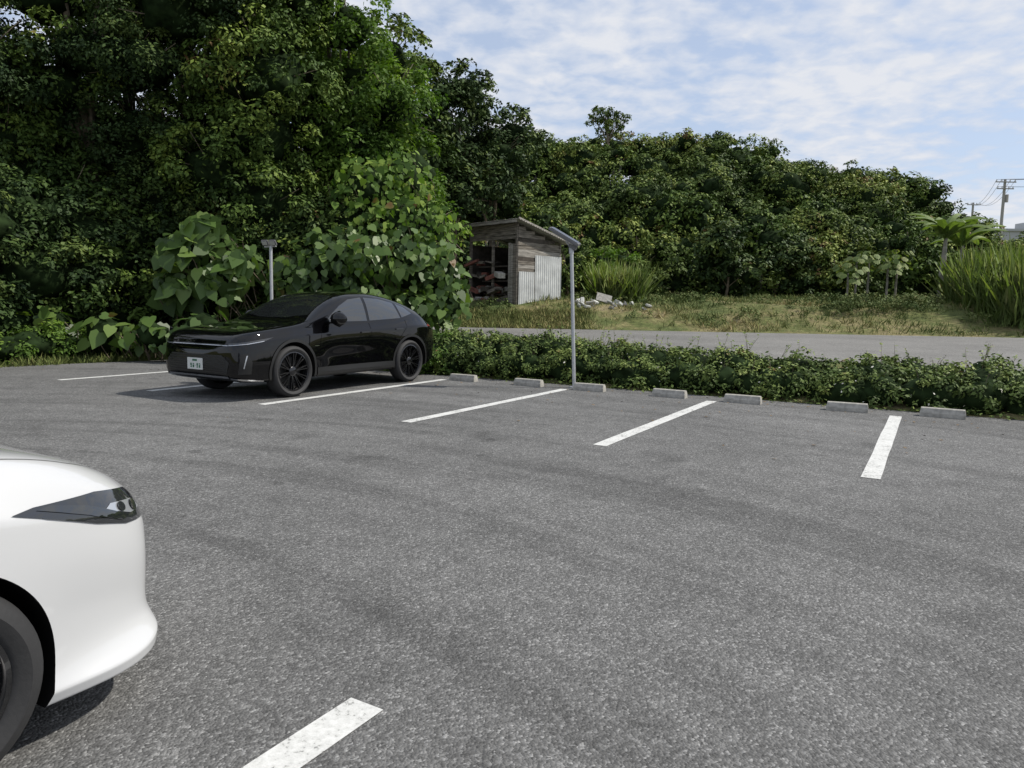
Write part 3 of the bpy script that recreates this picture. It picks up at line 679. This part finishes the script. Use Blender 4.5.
    def patch(s,name,poly,view,mat,off=.003,grid=.04,both=True,thick=0):
        for sd in ((1,-1) if both else (1,)):
            if view=='side': d=Vector((0,-sd,0));a=Vector((1,0,0));b=Vector((0,0,1))
            elif view=='front': d=Vector((1,0,0));a=Vector((0,sd,0));b=Vector((0,0,1))
            elif view=='rear': d=Vector((-1,0,0));a=Vector((0,sd,0));b=Vector((0,0,1))
            elif view=='top': d=Vector((0,0,-1));a=Vector((1,0,0));b=Vector((0,sd,0))
            elif view=='corner': d=Vector((.7071,-.7071*sd,0));a=Vector((.7071,.7071*sd,0));b=Vector((0,0,1))
            bm=bmesh.new(); bm.faces.new([bm.verts.new((p[0],p[1],0)) for p in poly])
            xs=[p[0] for p in poly]; ys=[p[1] for p in poly]
            for ax,lo,hi in ((0,min(xs),max(xs)),(1,min(ys),max(ys))):
                n=int((hi-lo)/grid)
                for i in range(1,n+1):
                    co=[0,0,0];no=[0,0,0];co[ax]=lo+(hi-lo)*i/(n+1);no[ax]=1
                    bmesh.ops.bisect_plane(bm,geom=bm.verts[:]+bm.edges[:]+bm.faces[:],plane_co=co,plane_no=no)
            bmesh.ops.triangulate(bm,faces=bm.faces[:])
            for v in bm.verts:
                og=a*v.co.x+b*v.co.y-d*5
                h=s.bvh.ray_cast(og,d)
                if h[0] is None: h=s.bvh.find_nearest(og+d*4.3)
                nn=h[1] if h[1].dot(d)<0 else -h[1]
                v.co=h[0]+nn*off
            bmesh.ops.recalc_face_normals(bm,faces=bm.faces[:])
            f0=bm.faces[:][0]
            if f0.normal.dot(d)>0: bmesh.ops.reverse_faces(bm,faces=bm.faces[:])
            me=bpy.data.meshes.new(name); bm.to_mesh(me); bm.free(); me.materials.append(mat)
            for p in me.polygons: p.use_smooth=True
            ob=link(bpy.data.objects.new(name,me),s.e)
            if thick:
                md=ob.modifiers.new('t','SOLIDIFY'); md.thickness=thick; md.offset=-1
                md=ob.modifiers.new('es','EDGE_SPLIT'); md.split_angle=math.radians(50)
    def seam(s,name,pts,view,mat,w=.006,off=.0015,both=True):
        for i in range(len(pts)-1):
            p,q=Vector((*pts[i],0)),Vector((*pts[i+1],0)); d=(q-p).normalized(); n=Vector((-d.y,d.x,0))*w/2; p=p-d*w*.3;q=q+d*w*.3
            s.patch(name,[(p+n)[:2],(q+n)[:2],(q-n)[:2],(p-n)[:2]],view,mat,off,.05,both)
# ----- black crossover
sp=dict(xs=[0,.05,.14,.3,.5,.75,1.0,1.22,1.36,1.6,1.9,2.2,2.6,3.0,3.4,3.8,4.05,4.17,4.28,4.4,4.5,4.57],W=1.88,wheels=(.93,3.68),wr=.38,rim=.290,tw=.235,ar=.425,ns=10,split=(-.09,.09),sw=.011,barrel=3,alloy=DAL,nose=.05,
 zt=[(0,.80),(.05,.91),(.14,.96),(.3,.99),(.75,1.04),(1.1,1.08),(1.25,1.115),(1.4,1.19),(1.8,1.43),(2.15,1.56),(2.5,1.605),(2.8,1.605),(3.2,1.57),(3.6,1.50),(3.95,1.405),(4.1,1.345),(4.2,1.27),(4.35,1.13),(4.47,1.05),(4.57,.98)],
 belt=[(0,.76),(.05,.85),(.14,.89),(.3,.92),(.9,.98),(1.3,1.02),(2.2,1.05),(3.3,1.09),(3.8,1.13),(4.1,1.12),(4.4,1.04),(4.57,.94)],
 w=[(0,.75),(.05,.82),(.14,.88),(.3,.92),(.6,.94),(1.0,.94),(1.6,.905),(2.4,.90),(3.1,.91),(3.7,.96),(4.1,.94),(4.35,.89),(4.5,.83),(4.57,.78)],
 yr=[(0,.61),(.3,.76),(1.1,.79),(1.36,.77),(1.75,.70),(2.15,.66),(3.0,.635),(3.6,.60),(4.05,.58),(4.25,.63),(4.57,.62)],
 zb=[(0,.33),(.14,.26),(.6,.25),(4.0,.26),(4.4,.34),(4.57,.46)],
 lip=[(0,0.0),(4.7,0.0)],tuck=[(0,.06),(.3,.07),(1.3,.08),(3.0,.085),(3.8,.14),(4.7,.08)],waist=[(0,0),(1.2,0),(1.9,.04),(2.8,.04),(3.5,0),(4.7,0)])
x,y=UV(-9.07,6.70); car=Car('black_crossover_car',(x,y,.004),math.atan2(CT,ST),sp,BLK)
c=car
c.patch('front_side_window',[(1.68,1.10),(1.80,1.20),(2.05,1.35),(2.3,1.455),(2.62,1.49),(2.64,1.105)],'side',GLS)
c.patch('rear_side_window',[(2.70,1.11),(2.69,1.49),(3.05,1.475),(3.45,1.41),(3.52,1.145)],'side',GLS)
c.patch('quarter_window',[(3.56,1.155),(3.52,1.395),(3.74,1.335),(3.90,1.225)],'side',GLS)
c.patch('windshield',[(1.44,-.67),(1.35,-.3),(1.33,0),(1.35,.3),(1.44,.67),(2.08,.56),(2.12,0),(2.08,-.56)],'top',GLS,both=False)
c.patch('rear_window',[(-.52,1.13),(.52,1.13),(.46,1.31),(-.46,1.31)],'rear',GLS,both=False)
for ax in (.93,3.68):
    c.patch('wheel_arch_trim',[(ax+math.cos(t)*.470,.39+math.sin(t)*.470) for t in np.linspace(-.3,math.pi+.3,32)]+[(ax+math.cos(t)*.427,.39+math.sin(t)*.427) for t in np.linspace(math.pi+.3,-.3,32)],'side',BTR,.010)
c.patch('sill_trim',[(1.42,.27),(1.42,.41),(3.22,.41),(3.22,.27)],'side',BTR,.010)
c.patch('headlamp',[(.46,.785),(.46,.812),(.70,.837),(.99,.885),(1.04,.895),(.94,.847),(.70,.805)],'corner',HLD,.005,.02)
c.patch('headlamp_strip',[(.46,.788),(.70,.810),(.92,.847),(.92,.840),(.70,.802),(.46,.780)],'corner',HLL,.008,.02)
c.patch('light_bar',[(-.64,.787),(.64,.787),(.64,.778),(-.64,.778)],'front',HLL,.008,both=False)
c.patch('grille',[(-.62,.39),(.62,.39),(.67,.55),(.54,.65),(-.54,.65),(-.67,.55)],'front',BTR,.004,both=False)
for i in range(7):
    z=.41+i*.034; c.patch('grille_slat',[(-.60,z),(.60,z),(.60,z+.010),(-.60,z+.010)],'front',DAL,.010,both=False)
c.patch('air_intake',[(.58,.39),(.75,.39),(.77,.56),(.71,.67),(.62,.67)],'corner',BTR,.005)
c.patch('running_light',[(.65,.47),(.665,.47),(.71,.65),(.695,.65)],'corner',HLL,.009,.02)
c.patch('front_lip',[(-.64,.335),(.64,.335),(.64,.36),(-.64,.36)],'front',CHR,.012,both=False)
c.patch('front_lip_side',[(.48,.32),(.9,.28),(.9,.297),(.48,.343)],'corner',CHR,.012)
c.seam('door_gap',[(1.50,.42),(1.46,.7),(1.56,1.03)],'side',SEAM)
c.seam('door_gap',[(2.66,.42),(2.70,.7),(2.67,1.07)],'side',SEAM)
c.seam('door_gap',[(3.26,.44),(3.38,.80),(3.58,1.0),(3.62,1.11)],'side',SEAM)
c.seam('hood_gap',[(.35,.74),(.8,.79),(1.32,.80)],'top',SEAM,.008)
c.patch('door_handle',[(2.42,.91),(2.60,.915),(2.60,.935),(2.42,.93)],'side',DAL,.02)
c.patch('door_handle',[(3.28,.95),(3.46,.955),(3.46,.975),(3.28,.97)],'side',DAL,.02)
c.patch('tail_lamp',[(4.20,1.00),(4.50,.97),(4.48,1.005),(4.25,1.03)],'side',REDL,.006)
c.patch('fender_badge',[(1.36,.74),(1.46,.74),(1.46,.748),(1.36,.748)],'side',CHR,.004)
def plate(car,x,z,w=.33,h=.165,ink=GRN):
    b=MB(); b.box((x-.008,0,z),(.012,w,h),0,None,.003)
    b.box((x-.0145,0,z+.050),(.003,.10,.026),1); b.box((x-.0145,.055,z+.05),(.003,.01,.026),0)
    for i,yy in enumerate((-.105,-.055,.03,.08)): b.box((x-.0145,yy*1.0,z-.025),(.003,.030,.062),1); 
    for i,yy in enumerate((-.105,-.055,.03,.08)): b.box((x-.0155,yy*1.0+.002,z-.012-.024*(i%2)),(.003,.013,.014),0)
    b.box((x-.0145,-.012,z-.025),(.003,.016,.006),1)
    b.obj('number_plate',[PLT,ink],car.e)
plate(c,-.050,.51)
b=MB()
for sd in (-1,1):
    bm=bmesh.new(); bmesh.ops.create_cube(bm,size=1)
    for v in bm.verts: v.co=Vector((v.co.x*.13*(1 if v.co.y*sd<0 else .8),v.co.y*.20,v.co.z*.125*(1 if v.co.y*sd<0 else .8)))
    bmesh.ops.subdivide_edges(bm,edges=bm.edges[:],cuts=3,use_grid_fill=True,smooth=.6)
    bm.transform(Matrix.Translation((1.78,sd*1.01,1.15))); bm.verts.index_update()
    b.add([v.co[:] for v in bm.verts],[[v.index for v in f.verts] for f in bm.faces],0); bm.free()
    b.box((1.76,sd*.895,1.09),(.07,.10,.03),1)
b.obj('door_mirrors',[BLK,BTR],c.e,True)
# ----- white hatchback
WX=.815
sw=dict(xs=[0,.03,.08,.16,.27,.4,.6,.85,1.0,1.1,1.35,1.7,2.0,2.5,3.0,3.4,3.7,3.9,4.0],W=1.70,wheels=(WX,3.38),wr=.315,rim=.212,tw=.19,ar=.352,ns=5,split=(-.12,.12),sw=.026,barrel=3,alloy=SIL,nose=.03,
 crease={7:.6,5:.45,3:.75,2:.6},
 zt=[(0,.68),(.03,.72),(.08,.77),(.16,.82),(.27,.87),(.45,.93),(.8,1.00),(1.0,1.03),(1.35,1.20),(1.8,1.41),(2.2,1.50),(2.6,1.53),(3.2,1.49),(3.6,1.38),(3.9,1.1),(4.0,.85)],
 belt=[(0,.64),(.08,.70),(.16,.745),(.3,.80),(.6,.865),(1.0,.92),(2.0,.96),(3.0,.98),(3.6,1.0),(3.9,.92),(4.0,.8)],
 w=[(0,.55),(.03,.62),(.08,.685),(.16,.74),(.27,.785),(.4,.815),(.6,.838),(.85,.848),(1.2,.84),(2.4,.84),(3.4,.845),(3.7,.80),(3.9,.72),(4.0,.62)],
 yr=[(0,.40),(.27,.56),(.6,.64),(1.0,.68),(1.35,.64),(1.8,.58),(2.6,.54),(3.4,.50),(3.9,.52),(4.0,.46)],
 zb=[(0,.165),(.16,.145),(.6,.15),(3.4,.2),(3.8,.3),(4.0,.45)],
 lip=[(0,.075),(.16,.07),(.30,.055),(.42,.03),(.55,.008),(.7,0),(4.0,0)],tuck=[(0,.06),(.3,.07),(1.0,.08),(3.0,.09),(4.0,.08)],waist=[(0,.02),(.2,.03),(.40,.03),(.6,.01),(.8,.0),(1.4,.03),(2.4,.03),(3.2,0),(4.0,0)])
x,y=UV(-3.09,1.62); w=Car('white_hatchback_car',(x,y,.004),math.atan2(-CT,-ST),sw,WHT)
w.patch('side_window',[(1.35,.98),(1.75,1.22),(2.1,1.38),(2.45,1.40),(2.45,1.01)],'side',GLS)
w.patch('side_window',[(2.5,1.01),(2.5,1.40),(3.0,1.38),(3.35,1.28),(3.4,1.05)],'side',GLS)
w.patch('windshield',[(1.10,-.56),(1.05,0),(1.10,.56),(1.85,.46),(1.90,0),(1.85,-.46)],'top',GLS,both=False)
w.patch('headlamp',[(.42,.655),(.52,.635),(.64,.648),(.76,.685),(.97,.778),(.91,.786),(.71,.778),(.51,.742),(.43,.710)],'corner',HLD,.004,.015)
w.patch('headlamp_reflector',[(.49,.668),(.60,.672),(.72,.715),(.68,.728),(.55,.71)],'corner',HLL,.006,.015)
w.patch('headlamp_bezel',[(.62,.670),(.66,.665),(.91,.775),(.87,.779),(.77,.748)],'corner',GLS,.007,.015)
for px,pz,pr in ((.56,.690,.026),(.64,.705,.021)):
    w.patch('headlamp_projector',[(px+math.cos(t)*pr,pz+math.sin(t)*pr*.75) for t in np.linspace(0,6.1,16)],'corner',HLD,.010,.01)
w.patch('grille',[(-.42,.54),(.42,.54),(.36,.64),(-.36,.64)],'front',BTR,.004,both=False)
w.patch('grille',[(-.46,.26),(.46,.26),(.40,.44),(-.40,.44)],'front',BTR,.004,both=False)
w.seam('hood_gap',[(.12,.50),(.3,.60),(.6,.68),(1.05,.71)],'top',SEAMW,.005)
w.seam('door_gap',[(1.30,.26),(1.27,.6),(1.35,.93)],'side',SEAMW)
w.seam('door_gap',[(2.42,.26),(2.48,.6),(2.47,.98)],'side',SEAMW)
b=MB(); b.box((.42,0,.13),(.06,1.35,.09),0,None,.01); b.obj('air_deflector',[ARCH],w.e)
plate(w,-.03,.42)
# ---------------------------------------------------------------- sky, sun, camera
S=Vector((0.80,0.08,0.88)).normalized()
el=math.asin(S.z); az=math.atan2(S.x,S.y)
wd=bpy.data.worlds.new("World"); SC.world=wd; wd.use_nodes=True; nt=wd.node_tree; L_=nt.links
bg=nt.nodes['Background']; sky=N(nt,'ShaderNodeTexSky'); sky.sky_type='NISHITA'; sky.sun_disc=False; sky.sun_elevation=el; sky.sun_rotation=az; sky.air_density=1.0; sky.dust_density=1.0
tc=N(nt,'ShaderNodeTexCoord'); sx=N(nt,'ShaderNodeSeparateXYZ'); L_.new(tc.outputs['Generated'],sx.inputs[0])
zz=math_(nt,'ADD',math_(nt,'MAXIMUM',sx.outputs[2],0.0),0.16)
cb=N(nt,'ShaderNodeCombineXYZ'); L_.new(math_(nt,'DIVIDE',sx.outputs[0],zz),cb.inputs[0]); L_.new(math_(nt,'DIVIDE',sx.outputs[1],zz),cb.inputs[1])
n1=N(nt,'ShaderNodeTexNoise',Scale=10.0,Detail=6.0,Roughness=0.52,Distortion=0.2); L_.new(cb.outputs[0],n1.inputs['Vector'])
n2=N(nt,'ShaderNodeTexNoise',Scale=1.5,Detail=3.0,Roughness=0.5); L_.new(cb.outputs[0],n2.inputs['Vector'])
sden=math_(nt,'ADD',math_(nt,'MULTIPLY',n1.outputs['Fac'],0.58),math_(nt,'MULTIPLY',n2.outputs['Fac'],0.57))
cl=ramp(nt,[(0.46,0.60),(0.57,0.86),(0.67,0.98)],sden)
cc=ramp(nt,[(0.48,(5.7,6.5,8.0)),(0.70,(7.9,8.1,8.6))],sden)
skb=mixc(nt,1.0,sky.outputs[0],(1.5,1.5,1.55),'MULTIPLY')
mx=mixc(nt,cl.outputs[0],skb,cc.outputs[0]); L_.new(mx,bg.inputs[0]); bg.inputs[1].default_value=0.10
sun=bpy.data.lights.new('sun','SUN'); sun.energy=4.4; sun.angle=math.radians(0.8); sun.color=(1,.95,.86)
so=link(bpy.data.objects.new('sun',sun)); so.rotation_euler=S.to_track_quat('Z','Y').to_euler(); so.location=(20,0,30)
cam=bpy.data.cameras.new('camera'); cam.sensor_width=36; cam.lens=36*727.2/1024; cam.clip_end=3000; cam.clip_start=.05
co=link(bpy.data.objects.new('camera',cam)); p,r=0.1086,-0.0175
f=Vector((0,math.cos(p),-math.sin(p))); up=Vector((0,math.sin(p),math.cos(p))); X=Vector((1,0,0))
xr=X*math.cos(r)-up*math.sin(r); yr=X*math.sin(r)+up*math.cos(r)
Mx=Matrix((xr,yr,-f)).transposed().to_4x4(); Mx.translation=(0,0,1.421); co.matrix_world=Mx
SC.camera=co
SC.view_settings.view_transform='Standard'; SC.view_settings.look='None'; SC.view_settings.exposure=0
